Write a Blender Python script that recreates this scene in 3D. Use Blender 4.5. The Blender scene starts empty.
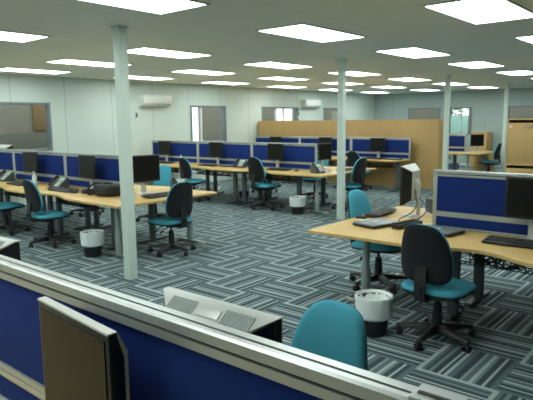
import bpy, bmesh, math, random
from mathutils import Vector, Matrix
random.seed(7)
PI = math.pi
R = math.radians
scn = bpy.context.scene
COL = scn.collection
CAM_H = 1.614
CEIL = 2.54

# ------------------------------------------------------------------ colours / materials
def lin(c):
    c = c / 255.0
    return c / 12.92 if c <= .04045 else ((c + .055) / 1.055) ** 2.4
def rgb(r, g, b): return (lin(r), lin(g), lin(b), 1.0)

class N:
    """tiny node helper"""
    def __init__(s, name):
        s.m = bpy.data.materials.new(name); s.m.use_nodes = True
        s.t = s.m.node_tree; s.n = s.t.nodes; s.l = s.t.links
        s.b = s.n['Principled BSDF']
    def add(s, kind, **kw):
        n = s.n.new(kind)
        for k, v in kw.items(): setattr(n, k, v)
        return n
    def link(s, a, b): s.l.new(a, b)
    def math(s, op, a, b=None, c=None):
        n = s.add('ShaderNodeMath', operation=op)
        for i, v in enumerate((a, b, c)):
            if v is None: continue
            if isinstance(v, (int, float)): n.inputs[i].default_value = v
            else: s.link(v, n.inputs[i])
        return n.outputs[0]
    def pos(s):
        g = s.add('ShaderNodeNewGeometry'); x = s.add('ShaderNodeSeparateXYZ')
        s.link(g.outputs['Position'], x.inputs[0]); return x.outputs
    def mix(s, f, a, b):
        n = s.add('ShaderNodeMix', data_type='RGBA')
        for i, v in ((0, f), (6, a), (7, b)):
            if isinstance(v, (tuple, float, int)): n.inputs[i].default_value = v
            else: s.link(v, n.inputs[i])
        return n.outputs[2]
    def noise(s, scale, detail=2, coord='Object', stretch=None):
        tc = s.add('ShaderNodeTexCoord'); nz = s.add('ShaderNodeTexNoise')
        nz.inputs['Scale'].default_value = scale; nz.inputs['Detail'].default_value = detail
        o = tc.outputs[coord]
        if stretch:
            mp = s.add('ShaderNodeMapping'); mp.inputs['Scale'].default_value = stretch
            s.link(o, mp.inputs[0]); o = mp.outputs[0]
        s.link(o, nz.inputs['Vector']); return nz.outputs['Fac']
    def bump(s, h, strength, dist=.01):
        b = s.add('ShaderNodeBump'); b.inputs['Strength'].default_value = strength; b.inputs['Distance'].default_value = dist
        s.link(h, b.inputs['Height']); s.link(b.outputs[0], s.b.inputs['Normal'])

def plain(name, col, rough=.5, metal=0., spec=.5, bump=None, vary=0.):
    m = N(name); b = m.b
    b.inputs['Base Color'].default_value = col; b.inputs['Roughness'].default_value = rough
    b.inputs['Metallic'].default_value = metal; b.inputs['Specular IOR Level'].default_value = spec
    if vary:
        f = m.noise(6, 3)
        d = tuple(c * (1 - vary) for c in col[:3]) + (1,)
        m.link(m.mix(f, col, d), b.inputs['Base Color'])
    if bump: m.bump(m.noise(bump[0], 2), bump[1], .004)
    return m.m

def wood(name, c1, c2, axis='Y', rough=.42):
    m = N(name)
    st = {'X': (1.2, 22, 22), 'Y': (22, 1.2, 22), 'Z': (22, 22, 1.2)}[axis]
    f = m.noise(1.6, 6, 'Object', st)
    g = m.noise(9, 3, 'Object', st)
    f2 = m.math('ADD', m.math('MULTIPLY', f, .7), m.math('MULTIPLY', g, .3))
    r = m.add('ShaderNodeValToRGB'); r.color_ramp.elements[0].position = .35; r.color_ramp.elements[1].position = .68
    r.color_ramp.elements[0].color = c1; r.color_ramp.elements[1].color = c2
    m.link(f2, r.inputs[0]); m.link(r.outputs[0], m.b.inputs['Base Color'])
    m.b.inputs['Roughness'].default_value = rough
    return m.m

def emit(name, col, s):
    m = N(name); m.b.inputs['Base Color'].default_value = col
    m.b.inputs['Emission Color'].default_value = col; m.b.inputs['Emission Strength'].default_value = s
    return m.m

def wall_mat(name, col, col2):
    m = N(name); x, y, z = m.pos()
    dark = (.30, .34, .33, 1)
    def joint(c, off):
        f = m.math('FRACT', m.math('DIVIDE', m.math('SUBTRACT', c, off), 1.13))
        return m.math('LESS_THAN', m.math('ABSOLUTE', m.math('SUBTRACT', f, .5)), .011)
    j = m.math('MAXIMUM', joint(x, .02), joint(y, .3))
    nz = m.noise(.7, 3)
    c2 = m.mix(m.math('MULTIPLY', nz, .25), col, col2)
    m.link(m.mix(m.math('MULTIPLY', j, .42), c2, dark), m.b.inputs['Base Color'])
    m.b.inputs['Roughness'].default_value = .45
    return m.m

def ceiling_mat():
    m = N('ceiling_tile'); x, y, z = m.pos()
    def line(c, per, off, w):
        f = m.math('FRACT', m.math('DIVIDE', m.math('SUBTRACT', c, off), per))
        return m.math('LESS_THAN', m.math('ABSOLUTE', m.math('SUBTRACT', f, .5)), w / per)
    a = line(x, 1.22, 5.07, .006); b = line(y, 1.22, 3.605, .006)
    l = m.math('MAXIMUM', a, b)
    nz = m.noise(1.1, 2)
    base = m.mix(nz, (.76, .79, .71, 1), (.80, .83, .75, 1))
    m.link(m.mix(m.math('MULTIPLY', l, .35), base, (.42, .44, .40, 1)), m.b.inputs['Base Color'])
    m.b.inputs['Roughness'].default_value = .5
    m.bump(m.noise(90, 2), .12, .003)
    return m.m

def carpet_mat():
    m = N('striped_carpet_tile'); x, y, z = m.pos()
    T = .5
    u = m.math('DIVIDE', m.math('SUBTRACT', x, .28), T); v = m.math('DIVIDE', m.math('SUBTRACT', y, .0), T)
    iu = m.math('FLOOR', u); iv = m.math('FLOOR', v)
    par = m.math('FRACT', m.math('MULTIPLY', m.math('ADD', iu, iv), .5))
    par = m.math('GREATER_THAN', par, .25)
    # stripes run along X where par = 0
    fu = m.math('FRACT', u); fv = m.math('FRACT', v)
    s = m.math('ADD', m.math('MULTIPLY', fu, par), m.math('MULTIPLY', fv, m.math('SUBTRACT', 1., par)))
    r = m.add('ShaderNodeValToRGB'); cr = r.color_ramp; cr.interpolation = 'CONSTANT'
    L = (.36, .44, .44, 1); M = (.165, .225, .235, 1); D = (.052, .075, .083, 1); G = (.108, .155, .168, 1); H = (.24, .305, .31, 1)
    seq = [(0, G), (.07, D), (.13, L), (.165, D), (.24, M), (.285, L), (.33, G), (.40, H), (.44, D), (.52, G), (.60, L), (.645, D), (.685, L), (.72, D),
           (.795, M), (.85, D), (.885, G), (.94, L)]
    cr.elements[0].position = 0; cr.elements[0].color = seq[0][1]
    cr.elements[1].position = seq[1][0]; cr.elements[1].color = seq[1][1]
    for p, c in seq[2:]:
        e = cr.elements.new(p); e.color = c
    m.link(s, r.inputs[0])
    # fine pile speckle and a slight tile to tile difference
    wn = m.add('ShaderNodeTexWhiteNoise', noise_dimensions='2D'); cv = m.add('ShaderNodeCombineXYZ')
    m.link(iu, cv.inputs[0]); m.link(iv, cv.inputs[1]); m.link(cv.outputs[0], wn.inputs['Vector'])
    sp = m.noise(160, 2)
    k = m.math('ADD', m.math('MULTIPLY', wn.outputs[0], .22), m.math('ADD', m.math('MULTIPLY', sp, .5), .62))
    hs = m.add('ShaderNodeHueSaturation'); m.link(k, hs.inputs['Value']); m.link(r.outputs[0], hs.inputs['Color'])
    m.link(hs.outputs[0], m.b.inputs['Base Color'])
    m.b.inputs['Roughness'].default_value = .95; m.b.inputs['Specular IOR Level'].default_value = .1
    m.bump(sp, .4, .004)
    return m.m

def fabric(name, col, col2, scale=240, rough=.9, sheen=0.15):
    m = N(name)
    f = m.noise(scale, 2)
    m.link(m.mix(f, col, col2), m.b.inputs['Base Color'])
    m.b.inputs['Roughness'].default_value = rough; m.b.inputs['Specular IOR Level'].default_value = .15
    m.b.inputs['Sheen Weight'].default_value = sheen
    m.bump(f, .25, .002)
    return m.m

def glass_mat():
    m = N('window_glass'); t = m.add('ShaderNodeBsdfTransparent'); g = m.add('ShaderNodeBsdfGlossy'); mx = m.add('ShaderNodeMixShader')
    t.inputs[0].default_value = (.86, .9, .88, 1); g.inputs['Roughness'].default_value = .03
    lw = m.add('ShaderNodeLayerWeight'); lw.inputs[0].default_value = .5
    fz = m.math('ADD', m.math('MULTIPLY', m.math('POWER', lw.outputs['Facing'], 4.), .5), .03)
    m.link(fz, mx.inputs[0]); m.link(t.outputs[0], mx.inputs[1]); m.link(g.outputs[0], mx.inputs[2])
    m.link(mx.outputs[0], m.n['Material Output'].inputs[0])
    return m.m

M_ = {
 'wall': wall_mat('painted_panel', (.62, .70, .655, 1), (.57, .655, .61, 1)), 'wall_dimmed': wall_mat('painted_panel_dimmed', (.40, .485, .47, 1), (.37, .45, .44, 1)), 'ceil': ceiling_mat(), 'carpet': carpet_mat(), 'glass': glass_mat(),  # second panel colour is darkened to stand for weaker light on the far wall
 'column': plain('painted_steel', (.70, .80, .73, 1), .4),
 'alu': plain('brushed_aluminium', (.50, .53, .52, 1), .38, .65),
 'alu_dark': plain('rail_groove', (.03, .034, .034, 1), .5, .4),
 'blue': fabric('blue_fabric', (.0085, .026, .15, 1), (.0125, .037, .195, 1), sheen=0.),
 'teal': fabric('teal_fabric', (.055, .31, .42, 1), (.075, .37, .49, 1), 200, sheen=.05),
 'black': plain('black_plastic', (.011, .012, .013, 1), .5, bump=(120, .08)),
 'blackfab': fabric('black_back_cover', (.012, .014, .015, 1), (.020, .023, .025, 1), 260, .75, .05),
 'rubber': plain('castor_rubber', (.008, .008, .009, 1), .6),
 'chrome': plain('gas_lift_steel', (.35, .36, .36, 1), .25, .9),
 'leg': plain('grey_powder_coat', (.30, .36, .35, 1), .42, .2),
 'leg_dark': plain('dark_grey_coat', (.10, .125, .13, 1), .45, .2),
 'top': wood('beech_laminate', (.57, .375, .125, 1), (.65, .445, .165, 1), 'Y'),
 'topx': wood('beech_laminate_cross', (.57, .375, .125, 1), (.65, .445, .165, 1), 'X'),
 'edge': plain('beech_edge_band', (.54, .36, .15, 1), .45),
 'cupb': wood('oak_cupboard', (.53, .335, .125, 1), (.58, .375, .15, 1), 'Z', .5),
 'cupb_front': wood('oak_door_front', (.50, .315, .12, 1), (.55, .355, .14, 1), 'Z', .5),
 'mon': plain('monitor_black', (.012, .013, .014, 1), .42),
 'screen': plain('lcd_glass', (.012, .012, .010, 1), .36, spec=.18),
 'silver': plain('silver_plastic', (.56, .58, .56, 1), .38, .2),
 'white': plain('white_plastic', (.74, .77, .74, 1), .4),
 'liner': plain('bin_liner', (.82, .87, .87, 1), .32, bump=(28, .7)),
 'binblack': plain('bin_black', (.010, .011, .012, 1), .45),
 'phone': plain('phone_grey', (.075, .095, .095, 1), .45),
 'lcdgreen': plain('phone_display', (.38, .50, .42, 1), .3),
 'paper': plain('paper_white', (.72, .76, .74, 1), .7),
 'keys': plain('key_caps', (.028, .031, .033, 1), .5),
 'keytray': plain('keyboard_case', (.013, .014, .015, 1), .45),
 'frame': plain('window_aluminium', (.20, .235, .25, 1), .45, .3),
 'laptop': plain('laptop_grey', (.22, .25, .26, 1), .35, .4),
 'bag': plain('black_nylon', (.010, .011, .012, 1), .65, bump=(60, .5)),
 'clad': plain('tan_cladding', (.27, .25, .20, 1), .7, vary=.15),
 'cladgreen': plain('green_grey_ledge', (.16, .17, .13, 1), .7, vary=.15),
 'cladbrown': plain('brown_panel', (.26, .16, .07, 1), .6, vary=.2),
 'ground': plain('concrete_ground', (.35, .35, .33, 1), .85, vary=.2),
 'leaf': plain('leaf_green', (.06, .20, .06, 1), .7, vary=.5),
 'bark': plain('bark', (.10, .07, .05, 1), .9),
 'fence': plain('pale_teal_fence', (.40, .68, .62, 1), .6),
 'cable_blue': plain('blue_cable', (.02, .05, .30, 1), .45),
 'cable': plain('black_cable', (.010, .010, .011, 1), .5),
 'crate': plain('blue_grey_plastic', (.13, .20, .38, 1), .45),
 'lamp': emit('troffer_diffuser', (.90, 1.0, .955, 1), 9.6),
}

# ------------------------------------------------------------------ mesh builder
class MB:
    def __init__(s): s.bm = bmesh.new()
    def _merge(s, b2, mat=0, mtx=None):
        if mtx is not None: bmesh.ops.transform(b2, matrix=mtx, verts=b2.verts)
        for f in b2.faces:
            f.material_index = mat
        me = bpy.data.meshes.new('tmp'); b2.to_mesh(me); b2.free()
        s.bm.from_mesh(me); bpy.data.meshes.remove(me)
        return s
    def box(s, c, d, bev=0., mat=0, rot=None, seg=2):
        b = bmesh.new(); bmesh.ops.create_cube(b, size=1.)
        bmesh.ops.scale(b, vec=d, verts=b.verts)
        if bev: bmesh.ops.bevel(b, geom=list(b.edges), offset=bev, segments=seg, affect='EDGES', profile=.6)
        m = Matrix.Translation(c)
        if rot is not None: m = m @ rot.to_4x4()
        return s._merge(b, mat, m)
    def tube(s, pts, r, n=8, mat=0):
        """tube through points, r a number or a list"""
        b = bmesh.new(); pts = [Vector(p) for p in pts]; rings = []
        up = Vector((0, 0, 1))
        for i, p in enumerate(pts):
            d = (pts[min(i + 1, len(pts) - 1)] - pts[max(i - 1, 0)]).normalized()
            a = d.cross(up)
            if a.length < .05: a = d.cross(Vector((1, 0, 0)))
            a.normalize(); c = a.cross(d)
            rr = r[i] if isinstance(r, (list, tuple)) else r
            rings.append([b.verts.new(p + (a * math.cos(2 * PI * k / n) + c * math.sin(2 * PI * k / n)) * rr) for k in range(n)])
        for q, w in zip(rings, rings[1:]):
            for k in range(n): b.faces.new((q[k], q[(k + 1) % n], w[(k + 1) % n], w[k]))
        b.faces.new(rings[0][::-1]); b.faces.new(rings[-1])
        bmesh.ops.recalc_face_normals(b, faces=b.faces)
        return s._merge(b, mat)
    def lathe(s, prof, n=24, c=(0, 0, 0), mat=0, wob=None, caps=True):
        b = bmesh.new(); rings = []
        for i, (r, z) in enumerate(prof):
            rings.append([b.verts.new((c[0] + (r + (wob(i, k) if wob else 0)) * math.cos(2 * PI * k / n),
                                       c[1] + (r + (wob(i, k) if wob else 0)) * math.sin(2 * PI * k / n), c[2] + z)) for k in range(n)])
        for q, w in zip(rings, rings[1:]):
            for k in range(n): b.faces.new((q[k], q[(k + 1) % n], w[(k + 1) % n], w[k]))
        if caps: b.faces.new(rings[0][::-1]); b.faces.new(rings[-1])
        bmesh.ops.recalc_face_normals(b, faces=b.faces)
        return s._merge(b, mat)
    def prism(s, poly, z0, z1, bev=0., mat=0, mtx=None):
        """poly: xy outline"""
        b = bmesh.new()
        lo = [b.verts.new((x, y, z0)) for x, y in poly]; hi = [b.verts.new((x, y, z1)) for x, y in poly]
        n = len(poly); b.faces.new(lo[::-1]); b.faces.new(hi)
        for k in range(n): b.faces.new((lo[k], lo[(k + 1) % n], hi[(k + 1) % n], hi[k]))
        bmesh.ops.recalc_face_normals(b, faces=b.faces)
        if bev:
            es = [e for e in b.edges if abs(e.verts[0].co.z - e.verts[1].co.z) < 1e-6]
            bmesh.ops.bevel(b, geom=es, offset=bev, segments=2, affect='EDGES', profile=.6)
        return s._merge(b, mat, mtx)
    def pad(s, rows, front, back, mat=0, nu=11, mtx=None, split=None):
        """cushion: rows = [(t, z, halfwidth)], front(t,s)/back(t,s) give the y of both faces; x across, z up"""
        b = bmesh.new(); F = []; B = []
        for t, z, w in rows:
            F.append([b.verts.new((w * q, front(t, q), z)) for q in [math.sin(PI / 2 * (2 * i / (nu - 1) - 1)) for i in range(nu)]])
            B.append([b.verts.new((w * q, back(t, q), z)) for q in [math.sin(PI / 2 * (2 * i / (nu - 1) - 1)) for i in range(nu)]])
        m = len(rows)
        for i in range(m - 1):
            for k in range(nu - 1):
                b.faces.new((F[i][k], F[i][k + 1], F[i + 1][k + 1], F[i + 1][k]))
                b.faces.new((B[i][k + 1], B[i][k], B[i + 1][k], B[i + 1][k + 1]))
            for k in (0, nu - 1): b.faces.new((F[i][k], F[i + 1][k], B[i + 1][k], B[i][k]))
        for i in (0, m - 1):
            for k in range(nu - 1): b.faces.new((F[i][k], F[i][k + 1], B[i][k + 1], B[i][k]))
        bmesh.ops.remove_doubles(b, verts=b.verts, dist=1e-5)
        bmesh.ops.recalc_face_normals(b, faces=b.faces)
        return s._merge(b, mat, mtx)
    def build(s, name, mats, parent=None, smooth=True, angle=38):
        me = bpy.data.meshes.new(name)
        if not isinstance(mats, (list, tuple)): mats = [mats]
        for k in mats: me.materials.append(M_[k] if isinstance(k, str) else k)
        s.bm.normal_update(); s.bm.to_mesh(me); s.bm.free()
        if smooth:
            me.polygons.foreach_set('use_smooth', [True] * len(me.polygons))
            me.set_sharp_from_angle(angle=R(angle))
        o = bpy.data.objects.new(name, me); COL.objects.link(o)
        if parent is not None: o.parent = parent
        return o

def thing(name, label, cat, loc=(0, 0, 0), rz=0., group=None):
    o = bpy.data.objects.new(name, None); COL.objects.link(o)
    o.empty_display_size = .1
    o.location = loc; o.rotation_euler = (0, 0, rz)
    o['label'] = label; o['category'] = cat
    if group: o['group'] = group
    return o
def tag(o, label, cat, group=None):
    o['label'] = label; o['category'] = cat
    if group: o['group'] = group
    return o
def dup(root, loc, rz, label):
    r = root.copy(); COL.objects.link(r)
    r.location = loc; r.rotation_euler = (0, 0, rz); r['label'] = label
    for ch in list(root.children):
        c = ch.copy(); COL.objects.link(c); c.parent = r
        for g in list(ch.children):
            d = g.copy(); COL.objects.link(d); d.parent = c
    return r
PROTO = {}
def place(key, maker, loc, rz, label):
    if key not in PROTO:
        o = maker(); PROTO[key] = o
        o.location = loc; o.rotation_euler = (0, 0, rz); o['label'] = label
        return o
    return dup(PROTO[key], loc, rz, label)
def structure(o):
    o['kind'] = 'structure'; return o

# ------------------------------------------------------------------ room shell
X0, X1, Y0, Y1 = -4.0, 19.0, -6.0, 10.7
structure(MB().box(((X0 + X1) / 2, (Y0 + Y1) / 2, -.05), (X1 - X0 + .4, Y1 - Y0 + .4, .1)).build('floor', 'carpet', smooth=False))
structure(MB().box(((X0 + X1) / 2, (Y0 + Y1) / 2, CEIL + .05), (X1 - X0 + .4, Y1 - Y0 + .4, .1)).build('ceiling', 'ceil', smooth=False))
WT = .12
def wall_with_holes(name, axis, pos, a0, a1, holes, out=1, mat='wall'):
    """axis 'x': the wall runs along x at y = pos; holes = [(a0, a1, z0, z1)]"""
    m = MB(); cuts = sorted(holes); a = a0
    def seg(p, q, z0, z1):
        if q - p < 1e-4 or z1 - z0 < 1e-4: return
        if axis == 'x': m.box(((p + q) / 2, pos + out * WT / 2, (z0 + z1) / 2), (q - p, WT, z1 - z0))
        else: m.box((pos + out * WT / 2, (p + q) / 2, (z0 + z1) / 2), (WT, q - p, z1 - z0))
    for h0, h1, z0, z1 in cuts:
        seg(a, h0, 0, CEIL); seg(h0, h1, 0, z0); seg(h0, h1, z1, CEIL); a = h1
    seg(a, a1, 0, CEIL)
    return structure(m.build(name, mat, smooth=False))
WZ0, WZ1 = 1.06, 2.02
WL = [(3.55, 5.90, WZ0, WZ1), (9.68, 10.96, WZ0, WZ1), (12.45, 14.22, WZ0, WZ1), (15.62, 16.95, WZ0, WZ1)]
WB = [(8.08, 9.30, WZ0, 2.0), (6.98, 7.80, WZ0, 2.0), (4.3, 5.85, WZ0, 2.0)]
wall_with_holes('wall_left', 'x', Y1, X0, X1 + WT, WL)
wall_with_holes('wall_back', 'y', X1, Y0, Y1, WB, mat='wall_dimmed')
wall_with_holes('wall_right', 'x', Y0, X0, X1, [], -1)
wall_with_holes('wall_front', 'y', X0, Y0, Y1, [], -1)
def bb(name, c, d): structure(MB().box(c, d, .004).build(name, 'wall'))
bb('baseboard_left', ((X0 + X1) / 2, Y1 - .008, .05), (X1 - X0, .014, .09))
bb('baseboard_back', (X1 - .008, (Y0 + Y1) / 2, .05), (.014, Y1 - Y0 - .04, .09))

def window(n, axis, pos, a0, a1, z0, z1, mull=(), light=()):
    """frame in the wall's thickness, mullions, one pane"""
    w = .05
    def P(a, d, z): return (a, pos + d, z) if axis == 'x' else (pos + d, a, z)
    def S(da, dd, dz): return (da, dd, dz) if axis == 'x' else (dd, da, dz)
    d = .045
    m = MB(); e = .004
    ac, zc = (a0 + a1) / 2, (z0 + z1) / 2
    for a in (a0 + w / 2, a1 - w / 2): m.box(P(a, d, zc), S(w - e, .13, z1 - z0 - e), .003)
    for z in (z0 + w / 2, z1 - w / 2): m.box(P(ac, d, z), S(a1 - a0 - e, .128, w - e), .003)
    f = structure(m.build('window_%d' % n, 'frame'))
    for k in mull:
        MB().box(P(k, d, zc), S(.045, .05, z1 - z0 - .1), .003).build('mullion', 'white', f)
    MB().box(P(ac, d + .01, zc), S(a1 - a0 - 2 * w, .006, z1 - z0 - 2 * w)).build('pane', 'glass', f, False)
    return f
window(1, 'x', Y1, *WL[0]); window(2, 'x', Y1, *WL[1], mull=(10.08,)); window(3, 'x', Y1, *WL[2], mull=(13.52, 13.15))
window(4, 'x', Y1, *WL[3]); window(5, 'y', X1, *WB[0]); window(6, 'y', X1, *WB[1], mull=(7.36,)); window(7, 'y', X1, *WB[2])

# outside: the neighbouring clad building with gaps between its bays, ground, a fence and a tree
structure(MB().box((12, 8, -.2), (60, 50, .1)).build('ground_outside', 'ground', smooth=False))
def outside(cx0, cx1): structure(MB().box(((cx0 + cx1) / 2, 12.8, 1.35), (cx1 - cx0, .2, 3.0), .01).build('exterior_wall', 'clad'))
outside(1.0, 9.2); outside(11.98, 15.6); outside(16.75, 26.0)
structure(MB().box((6.72, 12.68, 1.78), (.34, .06, .66), .004).build('exterior_panel', 'cladbrown'))
structure(MB().box((6.0, 12.66, 1.0), (3.0, .05, .75), .004).build('exterior_ledge', 'cladgreen'))
structure(MB().box((20.7, 11.1, 1.4), (.2, 5.0, 3.1), .01).build('exterior_wall_back', 'clad'))
structure(MB().box((20.7, 5.0, 1.4), (.2, 5.4, 3.1), .01).build('exterior_wall_back_bay', 'clad'))
structure(MB().box((24.0, 10.0, 1.0), (.06, 8.0, 1.5), .005).build('exterior_fence', 'fence'))
def tree(loc):
    t = thing('garden_tree', 'bushy green tree seen through the bright narrow window in the far wall', 'tree', loc)
    tr = MB(); tr.tube([(0, 0, -.2), (.05, 0, .8), (-.03, .05, 1.7), (0, 0, 2.6)], [.11, .09, .07, .04]); tr.build('trunk', 'bark', t)
    m = MB(); b = m.bm; rr = random.Random(3)
    for k in range(900):
        a = rr.uniform(0, 2 * PI); h = rr.gauss(0, .45); q = abs(rr.gauss(0, .55))
        p = Vector((q * math.cos(a), q * math.sin(a), 2.5 + h)); s = rr.uniform(.05, .10)
        ax = Vector((rr.gauss(0, 1), rr.gauss(0, 1), rr.gauss(0, 1))).normalized(); bx = ax.orthogonal().normalized()
        b.faces.new([b.verts.new(p + v) for v in (ax * s, bx * s * .5, -ax * s, -bx * s * .5)])
    m.build('foliage', 'leaf', t, False)
tree((25.2, 10.2, 0)); 

# ------------------------------------------------------------------ ceiling lights
LW, LD = 1.17, .57
def make_light():
    t = thing('ceiling_light', '', 'ceiling light', group='recessed fluorescent ceiling panels')
    m = MB(); w = .022
    for sy in (-1, 1): m.box((0, sy * (LD / 2 + w / 2), -.006), (LW + 2 * w, w, .012), .002)
    for sx in (-1, 1): m.box((sx * (LW / 2 + w / 2), 0, -.006), (w, LD, .012), .002)
    m.build('frame', 'white', t)
    MB().box((0, 0, -.005), (LW, LD, .006)).build('diffuser', 'lamp', t, False)
    return t
LX = [5.07 + 2.44 * i for i in range(-3, 6)]
LY = [1.79, 3.605, 6.05, 7.88, 9.70]
rows = ['row nearest the left wall', 'second row from the left wall', 'third row from the left wall', 'fourth row from the left wall', 'fifth row from the left wall']
ordn = ['nearest to the camera', 'second nearest', 'third nearest', 'fourth nearest', 'fifth nearest', 'sixth nearest', 'farthest']
SEEN = {0: [2, 3], 1: [1, 2, 3, 4, 5, 6], 2: [2, 3, 4, 5, 6, 7, 8], 3: [3, 4, 5, 6, 7, 8], 4: [3, 4, 5, 6, 7, 8]}
special = {(0, 3): 'ceiling light panel cut off by the top edge at upper right', (1, 2): 'ceiling light panel cut off by the top edge at upper left',
           (1, 3): 'large bright ceiling light panel alone near the top middle', (2, 2): 'ceiling light panel cut by the left edge, left of the nearest column'}
for j, y in enumerate(LY):
    for i, x in enumerate(LX):
        if (i, j) == (0, 4) or (j == 0 and i > 5): continue
        vis = [k for k in (SEEN[j])]
        if (i, j) in special: lab = special[(i, j)]
        elif i in vis:
            k = vis.index(i); nm = ordn[k] if k < len(vis) - 1 else 'farthest'
            lab = 'lit ceiling panel, %s in the %s' % (nm, rows[4 - j])
        else: lab = 'lit ceiling panel behind the camera in the %s' % rows[4 - j]
        place('light', make_light, (x, y, CEIL - .0005), 0, lab)

# ------------------------------------------------------------------ columns
def column(x, y, label, box=False):
    t = thing('steel_column', label, 'column', (x, y, 0), 0, 'white square steel columns')
    MB().box((0, 0, CEIL / 2), (.10, .10, CEIL - .002), .008).build('shaft', 'column', t)
    MB().box((0, 0, CEIL - .008), (.13, .13, .012), .002).build('cap_plate', 'column', t)
    if box: MB().box((-.07, -.01, 1.70), (.03, .075, .12), .004).build('switch_box', 'white', t)
column(3.38, 4.72, 'white square steel column in front of the left desks, nearest and largest')
column(7.6, 4.86, 'white square steel column standing by the middle desks, second nearest', True)
column(11.93, 4.93, 'white square steel column at the right end of the oak cupboard row')
column(16.15, 5.0, 'white square steel column farthest away, beside the two stacked oak cupboards')

# ------------------------------------------------------------------ desk screens
RT = 1.19; RM = .82; SB = .7012
def make_screen(w):
    """along +y from 0 to w; x is the thickness"""
    t = thing('desk_screen', '', 'screen', group='blue fabric desk screens')
    pw = .036; e = .001
    f = MB()
    for y in (pw / 2 + e, w - pw / 2 - e): f.box((0, y, (RT + SB) / 2), (.038, pw, RT - SB - .004), .004)
    # top rail with a groove along its top and two along each face
    prof = [(-.026, 0), (-.026, .019), (-.016, .019), (-.016, .026), (-.026, .026), (-.026, .047), (-.021, .052), (-.008, .052), (-.008, .040), (.000, .040), (.000, .052), (.021, .052),
            (.026, .047), (.026, .026), (.016, .026), (.016, .019), (.026, .019), (.026, 0)]
    mt = Matrix(((1, 0, 0, 0), (0, 0, 1, 0), (0, 1, 0, RT - .052), (0, 0, 0, 1)))
    f.prism(prof, e, w - e, mtx=mt)
    for gx, gz, sx, sz in ((-.004, .0425, .0078, .004), (-.0175, .0225, .002, .0068), (.0175, .0225, .002, .0068)):
        f.box((gx, w / 2, RT - .052 + gz), (sx, w - 2 * e - .002, sz), mat=1)
    prof2 = [(-.022, 0), (-.022, .016), (-.016, .018), (-.016, .024), (-.022, .026), (-.022, .042), (.022, .042), (.022, .026), (.016, .024), (.016, .018), (.022, .016), (.022, 0)]
    mt2 = Matrix(((1, 0, 0, 0), (0, 0, 1, 0), (0, 1, 0, RM - .02), (0, 0, 0, 1)))
    f.prism(prof2, pw, w - pw, mtx=mt2)
    f.box((0, w / 2, SB + .008), (.034, w - 2 * pw, .014), .002)
    f.build('frame', ['alu', 'alu_dark'], t, angle=25)
    MB().box((0, w / 2, (RT - .052 + RM + .022) / 2), (.028, w - 2 * pw, RT - .052 - RM - .022), .003).build('upper_panel', 'blue', t)
    MB().box((0, w / 2, (RM - .02 + SB + .016) / 2), (.028, w - 2 * pw, RM - .036 - SB), .003).build('lower_panel', 'blue', t)
    for y in (.06, w - .06): MB().box((0, y, SB + .0035), (.13, .07, .006), .002).build('foot_bracket', 'leg', t)
    return t
def screens(x, y0, n, labels, w=1.58):
    for k in range(n):
        place('screen%.2f' % w, lambda: make_screen(w), (x, y0 + k * w, 0), 0, labels[k])
XF, XR, XL, XM, XB, XQ = .775, 4.52, 4.33, 8.38, 11.93, 15.3
screens(XF, .28, 3, ['blue desk screen with silver rail across the foreground, right panel ending in a post',
                     'blue desk screen of the foreground row, middle panel behind the close black monitor', 'blue desk screen of the foreground row, left panel beyond the frame edge'])
screens(XR, 1.96 - 1.58 * 2, 2, ['blue desk screen beyond the right edge of the frame, next to the right desk screen', 'blue desk screen on the right desk, behind the closed laptop'])
screens(XL, 5.92, 3, ['blue desk screen on the left desks, nearest to the front column', 'blue desk screen on the left desks, middle panel with a black monitor and telephone',
                      'blue desk screen on the left desks, at the left edge of the frame'])
screens(XM, 5.88, 3, ['blue desk screen at the right end of the middle desk row', 'blue desk screen in the middle of the middle desk row',
                      'blue desk screen at the left end of the middle desk row, under the window'])
screens(XB, 5.76, 3, ['blue desk screen against the oak cupboards, right end panel', 'blue desk screen against the oak cupboards, middle panel',
                      'blue desk screen against the oak cupboards, left end panel'])
screens(XQ, 5.75, 2, ['blue desk screen in the far corner cluster, under the bright narrow window', 'blue desk screen in the far corner cluster, hidden behind the cupboard row'])
# coupling block on the free end of the foreground screen
t = MB(); t.box((0, 0, RT + .002), (.053, .075, .007), .002).box((-.028, 0, RT - .028), (.006, .07, .05), .002).box((.028, 0, RT - .028), (.006, .07, .05), .002)
cb = t.build('rail_coupler', 'alu', [o for o in bpy.data.objects if o.name == 'desk_screen'][0], False); cb.location = (0, .039, 0)
MB().box((-.004, 0, RT + .0065), (.008, .06, .002)).build('coupler_slot', 'alu_dark', cb, False)

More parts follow.
